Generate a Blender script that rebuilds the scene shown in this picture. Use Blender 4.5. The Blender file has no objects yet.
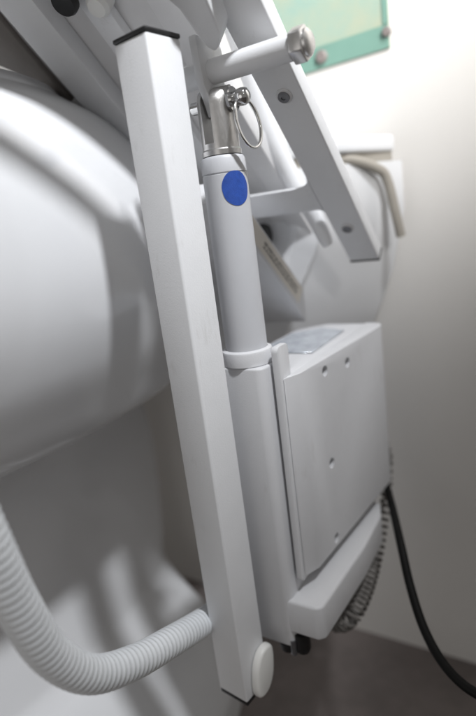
import bpy, bmesh, math, random
from mathutils import Vector as V, Matrix, noise
random.seed(4)
sc = bpy.context.scene
COL = sc.collection
rad = math.radians

# ------------------------------------------------------------------ camera frame
# the camera stands at the world origin, 0.69 m above the floor; X right, Y ahead, Z up
FPX, CX, CY = 540.0, 238.0, 358.0
down = V((282., 2142., FPX)).normalized()
fwd = (V((0, 0, 1)) - down * down.z).normalized()
rgt = down.cross(fwd)
if rgt.x < 0: rgt = -rgt
def c2w(v): return V((v.dot(rgt), v.dot(fwd), -v.dot(down)))
def at(px, py, Y):
    r = c2w(V((px - CX, py - CY, FPX))); return r * (Y / r.y)
def ray(px, py): return c2w(V((px - CX, py - CY, FPX)))

FLOOR = -0.69
# toilet axis direction (to the back wall) and its left-hand normal
AZ = rad(33)
U = V((math.sin(AZ), math.cos(AZ), 0)); N = V((-U.y, U.x, 0)); Z = V((0, 0, 1))
A = V((0.0083, 0.436, 0))                       # axis of the lifting actuator
def un(u, n, z): return A + U * u + N * n + Z * z
# frame of the tilted seat assembly
TL = rad(42)
W = U * math.cos(TL) - Z * math.sin(TL); H = U * math.sin(TL) + Z * math.cos(TL)
P0 = at(280, 45, 0.425)
def sf(s, t, h): return P0 + W * s + N * t + H * h

# ------------------------------------------------------------------ materials
MATS = {}
def mat(name, col, rough=0.5, metal=0.0, var=0.06, vscale=30.0, bump=0.0, bscale=400.0, coat=0.0, col2=None, spec=0.5, scuff=0.0):
    m = bpy.data.materials.new(name); m.use_nodes = True
    nt = m.node_tree; b = nt.nodes['Principled BSDF']
    b.inputs['Roughness'].default_value = rough; b.inputs['Metallic'].default_value = metal
    b.inputs['Specular IOR Level'].default_value = spec
    if coat: b.inputs['Coat Weight'].default_value = coat; b.inputs['Coat Roughness'].default_value = 0.06
    tc = nt.nodes.new('ShaderNodeTexCoord')
    nz = nt.nodes.new('ShaderNodeTexNoise'); nz.inputs['Scale'].default_value = vscale
    nz.inputs['Detail'].default_value = 6; nz.inputs['Roughness'].default_value = 0.62
    nt.links.new(tc.outputs['Object'], nz.inputs['Vector'])
    rp = nt.nodes.new('ShaderNodeValToRGB')
    c2 = col2 or tuple(c * (1 - var * 2) for c in col)
    rp.color_ramp.elements[0].position = 0.3; rp.color_ramp.elements[0].color = (*c2, 1)
    rp.color_ramp.elements[1].position = 0.62; rp.color_ramp.elements[1].color = (*col, 1)
    nt.links.new(nz.outputs['Fac'], rp.inputs['Fac']); nt.links.new(rp.outputs['Color'], b.inputs['Base Color'])
    mr = nt.nodes.new('ShaderNodeMapRange'); mr.inputs['To Min'].default_value = max(0.02, rough - 0.07); mr.inputs['To Max'].default_value = min(1, rough + 0.09)
    nz2 = nt.nodes.new('ShaderNodeTexNoise'); nz2.inputs['Scale'].default_value = vscale * 4.3; nz2.inputs['Detail'].default_value = 4
    nt.links.new(tc.outputs['Object'], nz2.inputs['Vector'])
    nt.links.new(nz2.outputs['Fac'], mr.inputs['Value']); nt.links.new(mr.outputs['Result'], b.inputs['Roughness'])
    if scuff:
        mp = nt.nodes.new('ShaderNodeMapping'); mp.inputs['Scale'].default_value = (1, 1, .22)
        ns = nt.nodes.new('ShaderNodeTexNoise'); ns.inputs['Scale'].default_value = 210; ns.inputs['Detail'].default_value = 5; ns.inputs['Roughness'].default_value = .7
        nt.links.new(tc.outputs['Object'], mp.inputs['Vector']); nt.links.new(mp.outputs['Vector'], ns.inputs['Vector'])
        nb_ = nt.nodes.new('ShaderNodeTexNoise'); nb_.inputs['Scale'].default_value = 26; nb_.inputs['Detail'].default_value = 4
        nt.links.new(tc.outputs['Object'], nb_.inputs['Vector'])
        mu = nt.nodes.new('ShaderNodeMath'); mu.operation = 'MULTIPLY'
        nt.links.new(ns.outputs['Fac'], mu.inputs[0]); nt.links.new(nb_.outputs['Fac'], mu.inputs[1])
        sr = nt.nodes.new('ShaderNodeMapRange'); sr.inputs['From Min'].default_value = .335; sr.inputs['From Max'].default_value = .43; sr.inputs['To Max'].default_value = scuff
        nt.links.new(mu.outputs[0], sr.inputs['Value'])
        mx = nt.nodes.new('ShaderNodeMix'); mx.data_type = 'RGBA'; mx.inputs['B'].default_value = (.36, .34, .31, 1)
        nt.links.new(sr.outputs['Result'], mx.inputs['Factor']); nt.links.new(rp.outputs['Color'], mx.inputs['A']); nt.links.new(mx.outputs['Result'], b.inputs['Base Color'])
    if bump:
        n3 = nt.nodes.new('ShaderNodeTexNoise'); n3.inputs['Scale'].default_value = bscale; n3.inputs['Detail'].default_value = 3
        bp = nt.nodes.new('ShaderNodeBump'); bp.inputs['Strength'].default_value = bump; bp.inputs['Distance'].default_value = 0.001
        nt.links.new(tc.outputs['Object'], n3.inputs['Vector']); nt.links.new(n3.outputs['Fac'], bp.inputs['Height'])
        nt.links.new(bp.outputs['Normal'], b.inputs['Normal'])
    MATS[name] = m; return m
WHITE = mat('white_powder_coat', (0.80, 0.81, 0.83), 0.42, var=0.012, vscale=40, bump=0.12, bscale=900, scuff=0.15)
CASE = mat('grey_white_case', (0.66, 0.665, 0.685), 0.5, var=0.012, vscale=60, bump=0.22, bscale=1500, scuff=0.14)
TUBE = mat('pale_grey_tube', (0.60, 0.61, 0.64), 0.4, var=0.012, vscale=50, bump=0.05, bscale=900)
PANEL = mat('seat_panel_plastic', (0.72, 0.72, 0.73), 0.55, var=0.04, vscale=20, bump=0.1)
CERAMIC = mat('glazed_ceramic', (0.76, 0.77, 0.79), 0.15, var=0.012, vscale=6, coat=0.3)
STEEL = mat('brushed_steel', (0.70, 0.69, 0.68), 0.34, 1.0, var=0.05, vscale=160, bump=0.04, bscale=900)
CHROME = mat('bright_steel', (0.75, 0.75, 0.75), 0.12, 1.0, var=0.05, vscale=200)
BLACK = mat('black_plastic', (0.012, 0.012, 0.013), 0.45, var=0.2, vscale=80)
RUBBER = mat('black_cable', (0.005, 0.005, 0.005), 0.5, var=0.1, vscale=80, spec=0.2)
CORD = mat('dark_grey_cord', (0.20, 0.19, 0.18), 0.7, var=0.1, vscale=80)
BLUE = mat('blue_sticker', (0.022, 0.085, 0.42), 0.55, var=0.12, vscale=260, bump=0.25, bscale=1400)
HOSE = mat('pale_hose_plastic', (0.80, 0.83, 0.86), 0.35, var=0.02, vscale=50)
WALL = mat('painted_wall', (0.80, 0.785, 0.762), 0.85, var=0.02, vscale=5, bump=0.12, bscale=160)
FLOORM = mat('vinyl_floor', (0.23, 0.20, 0.19), 0.7, var=0.15, vscale=12, bump=0.1, bscale=200)
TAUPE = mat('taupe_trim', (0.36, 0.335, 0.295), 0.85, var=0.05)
SCREW = mat('dull_screw', (0.22, 0.22, 0.23), 0.4, 0.8, var=0.12, vscale=300)
IVORY = mat('ivory_plastic', (0.80, 0.80, 0.78), 0.35, var=0.02)
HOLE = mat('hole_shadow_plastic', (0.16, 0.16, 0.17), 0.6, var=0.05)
LABEL_REFL = mat('label_reflection', (0.66, 0.70, 0.76), 0.16, 0.2, var=0.2, vscale=70, col2=(0.42, 0.45, 0.50))  # whitish blue reflection of the clear label put into its colour
BEIGE = mat('beige_label', (0.72, 0.68, 0.62), 0.6, var=0.05)
INK = mat('label_ink', (0.13, 0.12, 0.11), 0.6, var=0.1)
GREEN = mat('poster_green', (0.20, 0.36, 0.30), 0.5, var=0.05, vscale=25)
POSTER = mat('poster_print', (0.42, 0.47, 0.36), 0.5, vscale=17, col2=(0.29, 0.46, 0.41))
PIN = mat('poster_pin', (0.25, 0.22, 0.21), 0.5)

# ------------------------------------------------------------------ object helpers
ORG = {}
def finish(bm, name, m, parent=None, org=None, smooth=35):
    bmesh.ops.recalc_face_normals(bm, faces=bm.faces)
    if parent is not None: org = ORG[parent.name]
    if org is None: org = V((0, 0, 0))
    bmesh.ops.translate(bm, vec=-org, verts=bm.verts)
    me = bpy.data.meshes.new(name); bm.to_mesh(me); bm.free()
    me.materials.append(m)
    for p in me.polygons: p.use_smooth = True
    me.set_sharp_from_angle(angle=rad(smooth))
    o = bpy.data.objects.new(name, me); COL.objects.link(o)
    if parent is None: o.location = org
    else: o.parent = parent
    ORG[o.name] = org
    return o
def thing(name, label, cat, loc, group=None):
    o = bpy.data.objects.new(name, None); COL.objects.link(o); o.location = loc
    o.empty_display_size = 0.05
    ORG[o.name] = V(loc); o['label'] = label; o['category'] = cat
    if group: o['group'] = group
    return o
def tag(o, label, cat): o['label'] = label; o['category'] = cat; return o

def bevel(bm, w, seg=3, ang=30):
    es = [e for e in bm.edges if len(e.link_faces) == 2 and e.calc_face_angle(0) > rad(ang)]
    if es: bmesh.ops.bevel(bm, geom=es, offset=w, offset_type='OFFSET', segments=seg, profile=0.5, affect='EDGES', clamp_overlap=True)
    return bm
def box(fr, a0, a1, b0, b1, c0, c1, bv=0.0, seg=3, bm=None):
    """box in one of the frames (un: u, n, z / sf: s, t, h)"""
    nb = bmesh.new()
    vs = [nb.verts.new(fr(a, b, c)) for a in (a0, a1) for b in (b0, b1) for c in (c0, c1)]
    for f in ((0, 1, 3, 2), (4, 6, 7, 5), (0, 4, 5, 1), (2, 3, 7, 6), (0, 2, 6, 4), (1, 5, 7, 3)): nb.faces.new([vs[i] for i in f])
    bmesh.ops.recalc_face_normals(nb, faces=nb.faces)
    if bv: bevel(nb, bv, seg)
    return join(bm, nb)
def join(bm, nb):
    if bm is None: return nb
    me = bpy.data.meshes.new('tmp'); nb.to_mesh(me); nb.free(); bm.from_mesh(me); bpy.data.meshes.remove(me); return bm
def prism(pts, vec, bv=0.0, seg=3, ang=30, bm=None):
    nb = bmesh.new(); k = len(pts)
    a = [nb.verts.new(p) for p in pts]; b = [nb.verts.new(p + vec) for p in pts]
    nb.faces.new(a); nb.faces.new(b[::-1])
    for i in range(k): nb.faces.new((a[i], b[i], b[(i + 1) % k], a[(i + 1) % k]))
    bmesh.ops.recalc_face_normals(nb, faces=nb.faces)
    if bv: bevel(nb, bv, seg, ang)
    return join(bm, nb)
def basis(d):
    d = d.normalized(); a = V((0, 0, 1)) if abs(d.z) < 0.9 else V((1, 0, 0))
    x = d.cross(a).normalized(); return x, d.cross(x).normalized()
def lathe(p, d, prof, seg=48, bm=None, x=None):
    """prof: (r, along) pairs; caps closed when r = 0"""
    nb = bmesh.new(); d = d.normalized(); e1, e2 = basis(d); rings = []
    for r, l in prof:
        c = p + d * l
        if r <= 1e-7: rings.append([nb.verts.new(c)])
        else: rings.append([nb.verts.new(c + (e1 * math.cos(2 * math.pi * i / seg) + e2 * math.sin(2 * math.pi * i / seg)) * r) for i in range(seg)])
    for a, b in zip(rings, rings[1:]):
        if len(a) == 1 and len(b) == 1: continue
        for i in range(seg):
            j = (i + 1) % seg
            if len(a) == 1: nb.faces.new((a[0], b[i], b[j]))
            elif len(b) == 1: nb.faces.new((a[i], a[j], b[0]))
            else: nb.faces.new((a[i], a[j], b[j], b[i]))
    return join(bm, nb)
def spline(pts, k=24):
    """Catmull-Rom through pts"""
    P = [pts[0] * 2 - pts[1]] + list(pts) + [pts[-1] * 2 - pts[-2]]; out = []
    for i in range(1, len(P) - 2):
        for j in range(k):
            t = j / k; a, b, c, d = P[i - 1], P[i], P[i + 1], P[i + 2]
            out.append(0.5 * ((2 * b) + (c - a) * t + (2 * a - 5 * b + 4 * c - d) * t * t + (3 * b - a - 3 * c + d) * t ** 3))
    out.append(P[-2]); return out
def resample(pts, step):
    out = [pts[0]]; acc = 0.0
    for a, b in zip(pts, pts[1:]):
        L = (b - a).length; t = step - acc
        while t <= L:
            out.append(a.lerp(b, t / L)); t += step
        acc = (acc + L) % step
    return out
def sweep(pts, rf, seg=24, bm=None, cap=True):
    nb = bmesh.new(); T = [(pts[min(i + 1, len(pts) - 1)] - pts[max(i - 1, 0)]).normalized() for i in range(len(pts))]
    x, _ = basis(T[0]); rings = []
    for i, p in enumerate(pts):
        x = (x - T[i] * x.dot(T[i])).normalized(); y = T[i].cross(x); r = rf(i) if callable(rf) else rf
        rings.append([nb.verts.new(p + (x * math.cos(2 * math.pi * k / seg) + y * math.sin(2 * math.pi * k / seg)) * r) for k in range(seg)])
    for a, b in zip(rings, rings[1:]):
        for k in range(seg): nb.faces.new((a[k], a[(k + 1) % seg], b[(k + 1) % seg], b[k]))
    if cap: nb.faces.new(rings[0][::-1]); nb.faces.new(rings[-1])
    return join(bm, nb)
def boolean_cut(o, cutter_bm):
    me = bpy.data.meshes.new('cutter'); cutter_bm.to_mesh(me); cutter_bm.free()
    c = bpy.data.objects.new('cutter', me); COL.objects.link(c)
    md = o.modifiers.new('b', 'BOOLEAN'); md.operation = 'DIFFERENCE'; md.solver = 'EXACT'; md.object = c
    bpy.context.view_layer.update()
    dg = bpy.context.evaluated_depsgraph_get(); nm = bpy.data.meshes.new_from_object(o.evaluated_get(dg))
    o.modifiers.clear(); old = o.data; o.data = nm; nm.name = o.name; bpy.data.meshes.remove(old)
    bpy.data.objects.remove(c); bpy.data.meshes.remove(me)
    for p in nm.polygons: p.use_smooth = p.area < 3e-4
    nm.set_sharp_from_angle(angle=rad(32))

# ------------------------------------------------------------------ the setting
WD = 0.725                                        # distance of the back wall along the toilet axis
bm = bmesh.new()
f0 = [V((-2.0, -1.2, FLOOR)), V((2.2, -1.2, FLOOR)), V((2.2, 2.6, FLOOR)), V((-2.0, 2.6, FLOOR))]
bm.faces.new([bm.verts.new(p) for p in f0])
o = finish(bm, 'floor', FLOORM); o['kind'] = 'structure'
def wp(k, z, off=0.0): return U * (WD - off) - N * k + Z * z      # point on the back wall, k metres to the right
o = finish(prism([wp(-1.6, FLOOR - .02), wp(1.3, FLOOR - .02), wp(1.3, 1.6), wp(-1.6, 1.6)], U * 0.05), 'back_wall', WALL); o['kind'] = 'structure'

# poster pinned on the wall
def onwall(px, py, off=0.0):
    r = ray(px, py); return r * ((WD - off) / r.dot(U))
pr = onwall(390.5, 48); pl = onwall(318, 70.5)
kr = -pr.dot(N); kl = -pl.dot(N) - 0.10; zb = (pr.z + pl.z) / 2
zl = pl.z; zr = pr.z; sl = (zr - zl) / (kr + pl.dot(N))
def pp(k, dz, off): return wp(k, zr + (k - kr) * sl + dz, off)
po = thing('wall_poster', 'pale green and yellow printed poster with a green bottom band pinned on the wall', 'poster', pp((kl + kr) / 2, 0, 0.002))
finish(prism([pp(kl, 0, .002), pp(kr, 0, .002), pp(kr, .22, .002), pp(kl, .22, .002)], U * 0.0015), 'poster_sheet', POSTER, po)
finish(prism([pp(kl, .0005, .0032), pp(kr - .0005, .0005, .0032), pp(kr - .0005, .026, .0032), pp(kl, .026, .0032)], U * 0.0008), 'green_band', GREEN, po)
finish(prism([pp(kr - .007, .027, .0032), pp(kr - .0005, .027, .0032), pp(kr - .0005, .2, .0032), pp(kr - .007, .2, .0032)], U * 0.0008), 'green_border', GREEN, po)
for px, py, rr in ((322, 57, .008), (387, 32, .0055)):
    finish(lathe(onwall(px, py, .003), -U, [(0, 0), (rr, 0), (rr, .003), (rr * .7, .005), (0, .005)], 20), 'pin', PIN, po)

# ------------------------------------------------------------------ the toilet
TAX = 0.30
to = thing('toilet', 'white glazed toilet bowl and pedestal behind the lift leg', 'toilet', un(-0.05, TAX, FLOOR))
def lerp_tab(tab, z):
    for i in range(len(tab) - 1):
        z0, z1 = tab[i][0], tab[i + 1][0]
        if z0 >= z >= z1:
            t = (z0 - z) / (z0 - z1); out = []
            pa = tab[max(i - 1, 0)]; pd = tab[min(i + 2, len(tab) - 1)]
            for k in range(1, 4):
                b, c = tab[i][k], tab[i + 1][k]
                m0 = (c - pa[k]) / (pa[0] - z1) * (z0 - z1) if pa is not tab[i] else c - b
                m1 = (pd[k] - b) / (z0 - pd[0]) * (z0 - z1) if pd is not tab[i + 1] else c - b
                out.append((2 * t ** 3 - 3 * t * t + 1) * b + (t ** 3 - 2 * t * t + t) * m0 + (3 * t * t - 2 * t ** 3) * c + (t ** 3 - t * t) * m1)
            return out
    return list(tab[-1][1:])
#            z     front   back   half width
TOI = [( .132, -.270, .08, .150), ( .106, -.310, .13, .180), ( .062, -.328, .19, .194), ( .005, -.327, .21, .200), (-.050, -.318, .21, .196), (-.100, -.304, .21, .180),
       (-.145, -.288, .21, .155), (-.180, -.272, .22, .133), (-.210, -.258, .23, .108), (-.236, -.242, .24, .082), (-.270, -.232, .285, .066), (-.310, -.228, .295, .064), (-.360, -.228, .295, .066), (-.420, -.230, .29, .069), (-.490, -.236, .28, .076), (-.560, -.252, .26, .092), (-.630, -.280, .25, .130), (-.69, -.292, .25, .150)]
bm = bmesh.new(); rows = []; NT = 120
zs = [0.132 - 0.822 * i / 200 for i in range(201)]
for z in zs:
    uf, ub, hw = lerp_tab(TOI, z); row = []
    uc = (uf + ub) / 2; a = (ub - uf) / 2
    for k in range(NT):
        th = 2 * math.pi * k / NT; c, s = math.cos(th), math.sin(th); e = 2 / 2.25
        x = uc + a * math.copysign(abs(c) ** e, c); y = hw * math.copysign(abs(s) ** e, s)
        # recess round the trapway and the raised trap itself
        g = math.exp(-(max(0, .12 - x) / .17) ** 2 - ((z + .275) / .040) ** 2)
        y *= 1 - .15 * g
        g2 = math.exp(-((x - .05 - (z + .3) * .25) / .06) ** 2 - ((z + .36) / .09) ** 2)
        y += math.copysign(.012 * g2, y) if abs(y) > .02 else 0
        sh = .115 * min(1, max(0, (-.17 - z) / .09)) * (1 - .9 * min(1, max(0, (-.54 - z) / .12))); sh = sh * sh * (3 * .115 - 2 * sh) / .115 ** 2
        row.append(bm.verts.new(un(x, TAX + y + sh, z)))
    rows.append(row)
for a, b in zip(rows, rows[1:]):
    for k in range(NT): bm.faces.new((a[k], a[(k + 1) % NT], b[(k + 1) % NT], b[k]))
# the rim turns in and drops into the bowl
prev = rows[0]
for sx, dz in ((.96, .008), (.9, .010), (.80, .006), (.74, -.02), (.66, -.10), (.4, -.2), (.12, -.24)):
    ring = []
    for v in rows[0]:
        q = v.co - un(-.06, TAX, .132); ring.append(bm.verts.new(un(-.06, TAX, .132) + q * sx + Z * dz))
    for k in range(NT): bm.faces.new((prev[k], prev[(k + 1) % NT], ring[(k + 1) % NT], ring[k]))
    prev = ring
bm.faces.new(prev)
finish(bm, 'bowl', CERAMIC, to, smooth=60)
# tank behind the seat: tapers downwards, rounded corner towards the camera
def tk(u, n, z): return un(u, n, z)
bm = bmesh.new(); lv = []
ch = 0.030
for z, n0 in ((.048, .004), (.020, .005), (-.010, .012), (-.045, .026), (-.085, .050), (-.130, .070), (-.17, .090), (-.19, .12)):
    ptsl = [(.200, .57), (.200, n0 + ch), (.202, n0 + ch * .8), (.200 + ch * .7, n0 + .002), (.200 + ch, n0), (.345, min(n0 - .02, -.044 + max(0, -.01 - z) * .24 + max(0, -.10 - z) * .25)), (.345, .57)]
    lv.append([bm.verts.new(tk(u, n, z)) for u, n in ptsl])
for a, b in zip(lv, lv[1:]):
    for k in range(7): bm.faces.new((a[k], a[(k + 1) % 7], b[(k + 1) % 7], b[k]))
bm.faces.new(lv[0]); bm.faces.new(lv[-1][::-1])
tank = finish(bm, 'tank', CERAMIC, to, smooth=18)
finish(prism([un(u, n, .047) for u, n in [(.206, .03), (.232, .004), (.332, -.036), (.332, .55), (.206, .55)]], Z * .015), 'lid_seam_shade', TAUPE, tank)  # taupe piece stands for the shade in the gap under the lid
finish(prism([un(u, n, .059) for u, n in [(.197, .032), (.228, -.002), (.334, -.040), (.334, .56), (.197, .56)]], Z * .020, .004, 3, 30), 'tank_lid', CERAMIC, tank)
finish(sweep(spline([at(318, 159, .640), at(352, 160, .652), at(380, 170, .663), at(388, 182, .666), at(394, 206, .668), at(401, 236, .672)], 10), .0058, 16), 'tank_edge_trim', TAUPE, tank)  # taupe trim along the tank edge, swept as a thin tube

# ------------------------------------------------------------------ the toilet lift
li = thing('toilet_lift', 'white tilting toilet lift with square leg, actuator and grey control box', 'toilet lift', V((0.0, 0.42, FLOOR)))
# --- square leg
vd = V((math.sin(rad(-4.65)), math.cos(rad(-4.65)), 0)); vx = V((vd.y, -vd.x, 0))
LC = vd * (0.380 + 0.0223); ea = (vx - vd).normalized(); eb = (vx + vd).normalized()       # ea: right face normal
def lg(a, b, z): return LC + ea * a + eb * b + Z * z
S = 0.0315 / 2
LT, LB = 0.1225, -0.3995
leg = finish(box(lg, -S, S, -S, S, LB, LT, .0016, 3), 'leg', WHITE, li)
finish(box(lg, -S - .0004, S + .0004, -S - .0004, S + .0004, LT + .0001, LT + .0034, .0012, 2), 'top_cap', BLACK, leg)
finish(box(lg, -S + .0006, S - .0006, -S + .0006, S - .0006, LB - .0042, LB - .0001, .0008, 2), 'bottom_cap', BLACK, leg)
pts = []
for k in range(28):
    th = 2 * math.pi * k / 28; c, s = math.cos(th), math.sin(th)
    pts.append(lg(S + .0002, .005 + .0125 * math.copysign(abs(c) ** .8, c) + .005 * s, -.3790 + .0215 * math.copysign(abs(s) ** .8, s)))
finish(prism(pts, ea * .0085, .0028, 3, 50), 'foot_pad', IVORY, leg)

# --- lifting tube
def ax(z): return A + Z * z
TR = .0172
tube = finish(lathe(ax(0), Z, [(0, -.12), (TR, -.12), (TR, .0355), (TR - .0007, .0359), (TR - .0007, .0365), (TR, .0369), (TR, .0462), (TR - .0012, .0485), (TR - .004, .0495), (0, .0495)], 72), 'actuator_tube', TUBE, li)
bm = bmesh.new(); grid = []
th0 = math.atan2(-A.x, A.y) ; 
for i in range(13):
    row = []
    for k in range(80):
        th = 2 * math.pi * k / 80; rr = .0122 * i / 12 * (1 + .014 * math.sin(3 * th + 1) + .006 * math.sin(7 * th))
        a = rr * .93 * math.cos(th) / TR + rad(26); zz = .0245 + rr * 1.03 * math.sin(th)
        dr = -A.normalized(); tr = V((-dr.y, dr.x, 0)) 
        row.append(A + (dr * math.cos(a) + tr * math.sin(a)) * (TR + .0003) + Z * zz)
    grid.append(row)
c0 = bm.verts.new(grid[0][0]); vr = [[bm.verts.new(p) for p in r] for r in grid[1:]]
for k in range(80): bm.faces.new((c0, vr[0][k], vr[0][(k + 1) % 80]))
for a, b in zip(vr, vr[1:]):
    for k in range(80): bm.faces.new((a[k], b[k], b[(k + 1) % 80], a[(k + 1) % 80]))
finish(bm, 'round_sticker', BLUE, tube, smooth=80)

# --- fork, locking pin and split ring on top of the tube
bm = lathe(ax(.0496), Z, [(0, 0), (.0150, 0), (.0150, .0035), (.0142, .0045), (.0142, .0085), (0, .0085)], 40)
def segm(n0, n1, r, z0, z1, bmx):
    pts = []
    k = 14
    for sgn in (1, -1):
        for i in range(k + 1):
            n = n0 + (n1 - n0) * (i if sgn == 1 else k - i) / k
            pts.append((sgn * math.sqrt(max(r * r - n * n, 1e-8)), n))
    # rounded crown towards the top
    nb = bmesh.new(); rings = []
    zc = z1 - r * .85
    for j in range(14):
        f = j / 13
        if j == 0: z, sc_ = z0, 1.0
        else:
            an = (j - 1) / 12 * math.pi / 2 * .98; z = zc + r * .85 * math.sin(an); sc_ = math.cos(an)
        rings.append([nb.verts.new(un(u * max(sc_, .05), n, z)) for u, n in pts])
    m = len(pts)
    for a, b in zip(rings, rings[1:]):
        for i in range(m): nb.faces.new((a[i], a[(i + 1) % m], b[(i + 1) % m], b[i]))
    nb.faces.new(rings[0][::-1]); nb.faces.new(rings[-1])
    return join(bmx, nb)
bm = segm(-.0138, -.0030, .0142, .0575, .0970, bm)
bm = segm(.0055, .0130, .0142, .0575, .0970, bm)
fork = finish(bm, 'fork_end', STEEL, li)
PZ = .0865
bm = lathe(un(-.001, .021, PZ), -N, [(0, 0), (.0038, 0), (.0045, .001), (.0045, .042), (0, .042)], 28)
bm = lathe(un(-.001, -.0142, PZ), -N, [(0, 0), (.0085, 0), (.0085, .0022), (.0055, .0026), (0, .0026)], 32, bm)
bm = lathe(un(-.001, -.0170, PZ), -N, [(0, 0), (.0048, 0), (.0052, .002), (.0060, .004), (.0062, .008), (.0052, .0105), (.003, .012), (0, .0124)], 32, bm)
pin = finish(bm, 'locking_pin', CHROME, li)
ring = []
rv = V((math.cos(rad(-1)), math.sin(rad(-1)), 0)); vdir = V((0.02, 1, 0))
e1 = (Z * .99 - rv * .16).normalized(); e2 = (rv * .64 + vdir * .76).normalized(); e2 = (e2 - e1 * e2.dot(e1)).normalized()
rc = un(-.001, -.0222, PZ - .0030) + rv * .0010 - e1 * .0150
for k in range(61):
    th = 2 * math.pi * k / 60; ring.append(rc + e1 * math.cos(th) * .0178 + e2 * math.sin(th) * .0138)
bm = sweep(ring,   .0011, 12)
ring2 = [p + vdir * .0017 + rv * .0006 for p in ring[8:52]]
bm = sweep(ring2,   .0011, 12, bm)
finish(bm, 'split_ring', CHROME, pin)
# --- cross rod with hexagon bolt head, lug hanging from it
RS, RH = -.0085, -.0205
RR = .0086
rod = finish(lathe(sf(RS, -.019, RH), N, [(0, 0), (RR - .0012, 0), (RR, .0012), (RR, .115), (0, .115)], 40), 'cross_rod', WHITE, li)
hexp = [sf(RS, 0, RH) + (W * math.cos(rad(60 * k + 12)) + H * math.sin(rad(60 * k + 12))) * .0118 for k in range(6)]
bm = prism([p - N * .0192 for p in hexp], -N * .0095, .0012, 2)
bm = lathe(sf(RS, -.0286, RH), -N, [(0, 0), (.0088, 0), (.0086, .0018), (.0062, .0036), (0, .0040)], 30, bm)
finish(bm, 'hex_bolt', STEEL, rod)
lz = sf(RS, 0, RH); q = lz - A; lu, lzz = q.dot(U), lz.z
pts = []
pts = [(lu + .017, lzz + .022), (lu - .017, lzz + .022), (lu - .0155, lzz + .004), (lu - .0135, lzz - .010), (-.0085, PZ - .002), (-.006, PZ - .0095), (.004, PZ - .0095), (.0085, PZ - .002), (lu + .0145, lzz - .010), (lu + .0165, lzz + .006)]
finish(prism([un(u, -.0020, z) for u, z in pts], N * .0064, .0010, 2, 40), 'hanging_lug', WHITE, li)

# --- outer rail of the tilted seat frame
bm = box(sf, -.075, .262, -.001, .032, 0, .016, .0016, 3)
rail = finish(bm, 'side_rail', WHITE, li)
finish(lathe(sf(-.0748, .0155, .008), -W, [(0, 0), (.0075, 0), (.0075, .25), (0, .25)], 28), 'shadow_band_tube', WHITE, rail)  # added above the view; casts the narrow shadow band on the bowl
finish(box(sf, .2621, .2646, -.0012, .0322, -.0003, .0163, .0008, 2), 'rail_cap', BLACK, rail)
for s, t in ((.040, .0145), (.205, .0165)):
    bm = lathe(sf(s, t, -.0001), -H, [(0, 0), (.0066, 0), (.0066, .0012), (.0060, .0016), (0, .0016)], 32)
    c = finish(bm, 'screw_collar', PANEL, rail)
    finish(lathe(sf(s, t, -.0018), -H, [(0, 0), (.0049, 0), (.0047, .0010), (.0020, .0013), (.0017, .0006), (0, .0006)], 28), 'screw', SCREW, c)
# cross bar welded flush to the rail (kept half a millimetre behind it), with gusset fillets
fil = [(.1415, .0322)]
pts = [(.1415, .30), (.1415, .0445)] + [(.1415 - .0120 * (1 - math.cos(rad(90 * k / 8))), .0322 + .0123 - .0123 * math.sin(rad(90 * k / 8))) for k in range(1, 9)]
pts += [(.179, .0322)] + [(.174 + .005 * (1 - math.sin(rad(90 * k / 6))), .0322 + .005 * (1 - math.cos(rad(90 * k / 6)))) for k in range(1, 7)] + [(.174, .30)]
finish(prism([sf(s, t, .0006) for s, t in pts], H * .0022, .0006, 2, 50), 'cross_bar', WHITE, li)
# --- bent rear tube
pts = [at(212, -30, .53), at(224, 0, .535), at(243, 52, .55), at(272, 138, .565), at(296, 186, .575), at(314, 216, .58), at(328, 245, .585)]
sp = spline(pts, 12)
m_ = len(sp)
finish(sweep(sp, lambda i: (.0098 - .0030 * max(0, i / m_ - .7) / .3) * (1 - max(0, (i - m_ + 5) / 5) ** 2 * .35), 24), 'rear_tube', WHITE, li)
# --- seat panel seen from below
bm = box(sf, -.30, .255, .099, .243, .030, .052, .003, 2)
panel = finish(bm, 'seat_panel', PANEL, li)
finish(prism([sf(s, t, .026) for s, t in [(-.30, .052), (-.20, .054), (.02, .0745), (.243, .0745), (.243, .0985), (-.30, .0985)]], H * .018, .002, 2, 40), 'panel_edge', PANEL, panel)  # unseen front end widened to shade the top of the bowl
def onplane(px, py, h):
    q = ray(px, py); return q * ((P0.dot(H) + h) / q.dot(H))
finish(box(sf, -.30, .225, .178, .2140, .012, .0298, .0016, 2), 'panel_rail', WHITE, panel)
finish(box(sf, -.30, .20, .128, .150, .020, .0298, .0016, 2), 'panel_rail', WHITE, panel)
bp_ = onplane(66, -1, .012)
finish(lathe(bp_, -H, [(0, 0), (.0105, 0), (.0105, .004), (.009, .007), (0, .0075)], 28), 'rubber_buffer', BLACK, panel)
bp_ = onplane(103, -4, .028)
finish(lathe(bp_, -H, [(0, 0), (.0095, 0), (.0095, .012), (.007, .015), (0, .0155)], 28), 'white_stud', IVORY, panel)
EDGE = mat('gap_shade_brown', (0.20, 0.18, 0.165), 0.6, var=0.08)  # brown strip colour stands for the shade in the gap beside the panel
finish(prism([onplane(*p, .024) for p in [(-60, -46), (-25, -10), (22, 46), (70, 100), (125, 164), (122, 168), (72, 108), (22, 76), (-60, 40)]], H * .006, .001, 2, 40), 'gap_shade_strip', EDGE, panel)
finish(prism([onplane(*p, .019) for p in [(70, 104), (76, 97), (108, 133), (106, 136)]], H * .0045, .001, 2, 40), 'lit_gap_block', PANEL, panel)  # pale block standing in for the lit gap below the panel edge
finish(box(sf, .2555, .262, .108, .15, .034, .048, .002, 2), 'panel_tab', PANEL, panel)
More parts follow.
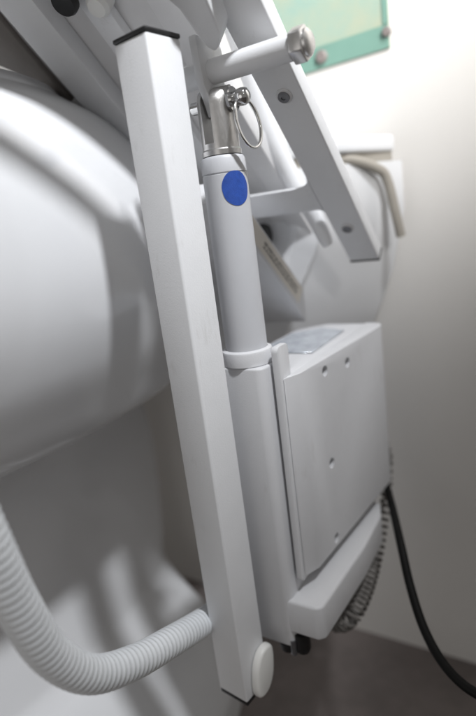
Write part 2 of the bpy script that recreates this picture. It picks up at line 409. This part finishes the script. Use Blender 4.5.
# --- pale hinge arm with a rounded tip
bm = bmesh.new()
pts = [(-.082, .050), (-.080, .0500), (-.064, .0485), (-.056, .0445), (-.039, .0430), (-.026, .0405), (-.0215, .0370), (-.0235, .0320), (-.032, .0255), (-.055, .0225), (-.082, .022)]
finish(prism([sf(s, t, -.020) for s, t in pts], H * .022, .0055, 4, 20), 'hinge_arm', WHITE, li)
# --- labelled lower channel behind the actuator
bm = prism([sf(s, .083, h) for s, h in [(.085, -.0545), (.291, -.0600), (.264, -.030), (.085, -.030)]], N * .067, .0015, 2)
chn = finish(bm, 'lower_channel', CASE, li)
finish(box(sf, .09, .262, .0826, .0829, -.0525, -.0325), 'type_label', BEIGE, chn)
random.seed(8)
bm = None
for row, hh in enumerate((-.0455, -.0405)):
    s = .165
    while s < .248:
        L = random.uniform(.002, .007); bm = box(sf, s, s + L, .08225, .08255, hh - .0011, hh + .0011, 0, 1, bm); s += L + random.uniform(.001, .0025)
finish(bm, 'printed_lines', INK, chn)
kp = at(263, 236, .62)
finish(lathe(kp + N * .012, -N, [(0, 0), (.0130, 0), (.0140, .003), (.0140, .014), (.012, .018), (0, .019)], 32), 'black_knob', BLACK, li)

# --- actuator housing
def rrect(u0, u1, n0, n1, r, k=6):
    out = []
    for (cu, cn, a0) in ((u1 - r, n1 - r, 0), (u0 + r, n1 - r, 90), (u0 + r, n0 + r, 180), (u1 - r, n0 + r, 270)):
        for i in range(k + 1):
            a = rad(a0 + 90 * i / k); out.append((cu + r * math.cos(a), cn + r * math.sin(a)))
    return out
def rprism(u0, u1, n0, n1, r, z0, z1, bv, k=6, bm=None):
    return prism([un(u, n, z0) for u, n in rrect(u0, u1, n0, n1, r, k)], Z * (z1 - z0), bv, 3, 45, bm)
hous = finish(rprism(-.0195, .030, -.0235, .0245, .0075, -.376, -.1135, .0018), 'actuator_housing', CASE, li)
bm = lathe(ax(0), Z, [(.0178, -.113), (.0212, -.113), (.0212, -.1030), (.0206, -.1016), (.0190, -.1008), (.0176, -.1004), (.0176, -.113)], 64)
finish(bm, 'collar', CASE, hous)
bm = prism([un(u, n, -.361) for u, n in [(-.0185, .01), (-.0185, -.047), (-.0135, -.0525), (.08, -.0575), (.14, -.056), (.165, -.048), (.175, -.03), (.175, .01)]], Z * .034, .003, 3, 40)
bmesh.ops.recalc_face_normals(bm, faces=bm.faces)
finish(bm, 'motor_cover', CASE, hous)
bm = lathe(un(-.010, -.026, -.3765), -Z, [(0, -.012), (.0075, -.012), (.0075, .004), (.006, .008), (0, .009)], 24)
bm = lathe(un(-.012, -.012, -.3765), -Z, [(0, 0), (.008, 0), (.008, .006), (.006, .0095), (0, .010)], 24, bm)
finish(bm, 'cable_gland', BLACK, hous)
finish(lathe(un(-.0165, -.020, -.376), -Z, [(0, -.006), (.003, -.006), (.003, .009), (0, .0095)], 20), 'gland_screw', SCREW, hous)

# --- control box: back plate and cover
zt, zb_ = -.126, -.310
def pz(u0, u1, n0, n1, z0, z1, r):
    q = []
    for (cu, cz, a0) in ((u1 - r, z1 - r, 0), (u0 + r, z1 - r, 90), (u0 + r, z0 + r, 180), (u1 - r, z0 + r, 270)):
        for i in range(7):
            a = rad(a0 + 15 * i); q.append(un(cu + r * math.cos(a), n0, cz + r * math.sin(a)))
    return prism(q, N * (n1 - n0), .0010, 2, 45)
plate = finish(pz(-.0075, .0125, -.0320, -.0262, -.3135, -.0990, .005), 'mounting_plate', CASE, li)
bm = bmesh.new()
F0 = (.0135, -.0395); F1 = (.180, -.0535)
plan = [(-.0030, -.0324), (-.0008, -.0336), F0, F1, (.190, -.0540), (.199, -.0505), (.203, -.044), (.204, -.0324)]
cover = finish(prism([un(u, n, zb_) for u, n in plan], Z * (zt - zb_), .0022, 3, 40), 'control_cover', CASE, li, smooth=16)
# body of the box behind the plate
body = finish(prism([un(u, n, zb_ + .004) for u, n in [(.014, -.0322), (.203, -.0322), (.2035, .012), (.18, .040), (.036, .040), (.034, -.020), (.014, -.0262)]], Z * (zt - .0006 - zb_ - .004), .002, 3, 40), 'control_body', CASE, li)
def oncover(px, py):
    """(u, z) where the cover face is met"""
    p0 = un(*F0, 0); d = un(*F1, 0) - p0; nn = V((d.y, -d.x, 0)); r = ray(px, py); k = p0.dot(nn) / r.dot(nn); return r * k, nn.normalized()
cb = None
holes = [(325, 371), (347.5, 362.5), (332, 463), (337, 538), (378, 342), (381, 462)]
hp = []
for px, py in holes[:4]:
    p, nn = oncover(px, py); hp.append((p, nn))
    if nn.dot(p) > 0: nn = -nn
    cb = lathe(p + nn * .004, -nn, [(0, 0), (.0050, 0), (.0050, .0105), (0, .010)], 24, cb)
boolean_cut(cover, cb)
for p, nn in hp:
    if nn.dot(p) > 0: nn = -nn
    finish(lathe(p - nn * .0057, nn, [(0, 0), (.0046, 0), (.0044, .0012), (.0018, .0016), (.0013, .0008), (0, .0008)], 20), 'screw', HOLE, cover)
lbl = [(.075, -.024), (.165, -.022), (.178, .010), (.15, .034), (.070, .034)]
finish(prism([un(u, n, zt + .0002) for u, n in lbl], Z * .0006, .0002, 1), 'rating_label', LABEL_REFL, body)

# ------------------------------------------------------------------ hose, cable, coiled cord
hp_ = [at(-75, 380, .235), at(-45, 470, .240), at(-12, 545, .245), at(18, 606, .255), at(52, 655, .270), at(92, 674, .292), at(134, 662, .325), at(172, 641, .365), at(206, 620, .410), at(240, 596, .455)]
sp = resample(spline(hp_, 60), .0008)
per = .0052
def hr(i):
    ph = (i * .0008 / per) % 1.0; return .0115 + .00045 * (max(0.0, math.sin(ph * 2 * math.pi)) ** .6 if ph < .5 else -.35 * math.sin((ph - .5) * 2 * math.pi))
o = finish(sweep(sp, hr, 36), 'corrugated_hose', HOSE, org=hp_[5], smooth=70)
tag(o, 'pale corrugated plastic hose curving in front of the toilet to the square leg', 'hose')
cp = [un(.180, -.030, -.225), at(379, 471, .580), at(385.5, 483, .568), at(392.5, 508, .53), at(401, 545, .475), at(410, 585, .445), at(423, 626, .415), at(441, 660, .39), at(465, 686, .37), at(500, 706, .352)]
o = finish(sweep(spline(cp, 14), .0042, 20), 'power_cable', RUBBER, org=cp[5], smooth=70)
tag(o, 'smooth black power cable hanging down from behind the control box', 'cable')
ck = spline([un(.185, -.025, -.170), at(386, 448, .592), at(388, 470, .59), at(386, 500, .575), at(381, 530, .552), at(374, 562, .525), at(364, 592, .49), at(352, 614, .468), at(340, 622, .475), at(324, 616, .49)], 30)
ck = resample(ck, .0006); hel = []; ph = 0.0; n_ = len(ck)
for i, p in enumerate(ck):
    f = i / n_; t = (ck[min(i + 1, n_ - 1)] - ck[max(i - 1, 0)]).normalized(); x, y = basis(t)
    r = .0022 + .0075 * f ** 1.3; ph += .0006 / (.0110 - .0052 * f) * 2 * math.pi
    hel.append(p + (x * math.cos(ph) + y * math.sin(ph)) * r)
o = finish(sweep(hel, .0019, 10), 'coiled_cord', CORD, org=ck[n_ // 2].copy(), smooth=70)
tag(o, 'dark coiled handset cord hanging behind the control box beside the black cable', 'cord')

# ------------------------------------------------------------------ light
w = bpy.data.worlds.new('World'); sc.world = w; w.use_nodes = True
bg = w.node_tree.nodes['Background']; bg.inputs['Color'].default_value = (1.0, 0.96, 0.91, 1); bg.inputs['Strength'].default_value = 0.185
def aim(o, p): o.rotation_euler = (V(p) - o.location).to_track_quat('-Z', 'Y').to_euler()
def lamp(kind, name, loc, to_, energy, color, **kw):
    L = bpy.data.lights.new(name, kind); L.energy = energy; L.color = color
    for k, v in kw.items(): setattr(L, k, v)
    o = bpy.data.objects.new(name, L); COL.objects.link(o); o.location = loc; aim(o, to_); return o
lamp('SPOT', 'room_lamp', (0.45, -0.22, 1.25), (-0.10, 0.465, 0.36), 141, (0.96, 0.975, 1.0), spot_size=rad(48.5), spot_blend=1.0, shadow_soft_size=0.05)
lamp('AREA', 'low_fill_lamp', (-0.5, -0.35, -0.10), (-0.15, 0.5, -0.30), 0.9, (1.0, 0.975, 0.95), shape='DISK', size=0.7)  # added soft fill from low left, lifts the dark lower parts
lamp('SPOT', 'wall_fill_spot', (0.8, -0.9, 0.85), (0.44, 0.66, 0.47), 310, (1.0, 0.98, 0.95), spot_size=rad(34), spot_blend=1.0, shadow_soft_size=0.2)  # added spot, cone shaped to brighten only the upper wall

# ------------------------------------------------------------------ camera
cam = bpy.data.cameras.new('camera'); co = bpy.data.objects.new('camera', cam); COL.objects.link(co); sc.camera = co
cam.sensor_fit = 'VERTICAL'; cam.sensor_height = 36; cam.sensor_width = 24; cam.lens = FPX / 716 * 36
ex, ey, ez = c2w(V((1, 0, 0))), c2w(V((0, -1, 0))), c2w(V((0, 0, -1)))
co.matrix_world = Matrix(((ex.x, ey.x, ez.x, 0), (ex.y, ey.y, ez.y, 0), (ex.z, ey.z, ez.z, 0), (0, 0, 0, 1)))
cam.clip_start = 0.02; cam.clip_end = 50
cam.dof.use_dof = True; cam.dof.focus_distance = 0.405; cam.dof.aperture_fstop = 2.8
sc.view_settings.view_transform = 'Standard'; sc.view_settings.look = 'None'; sc.view_settings.exposure = 0; sc.view_settings.gamma = 1
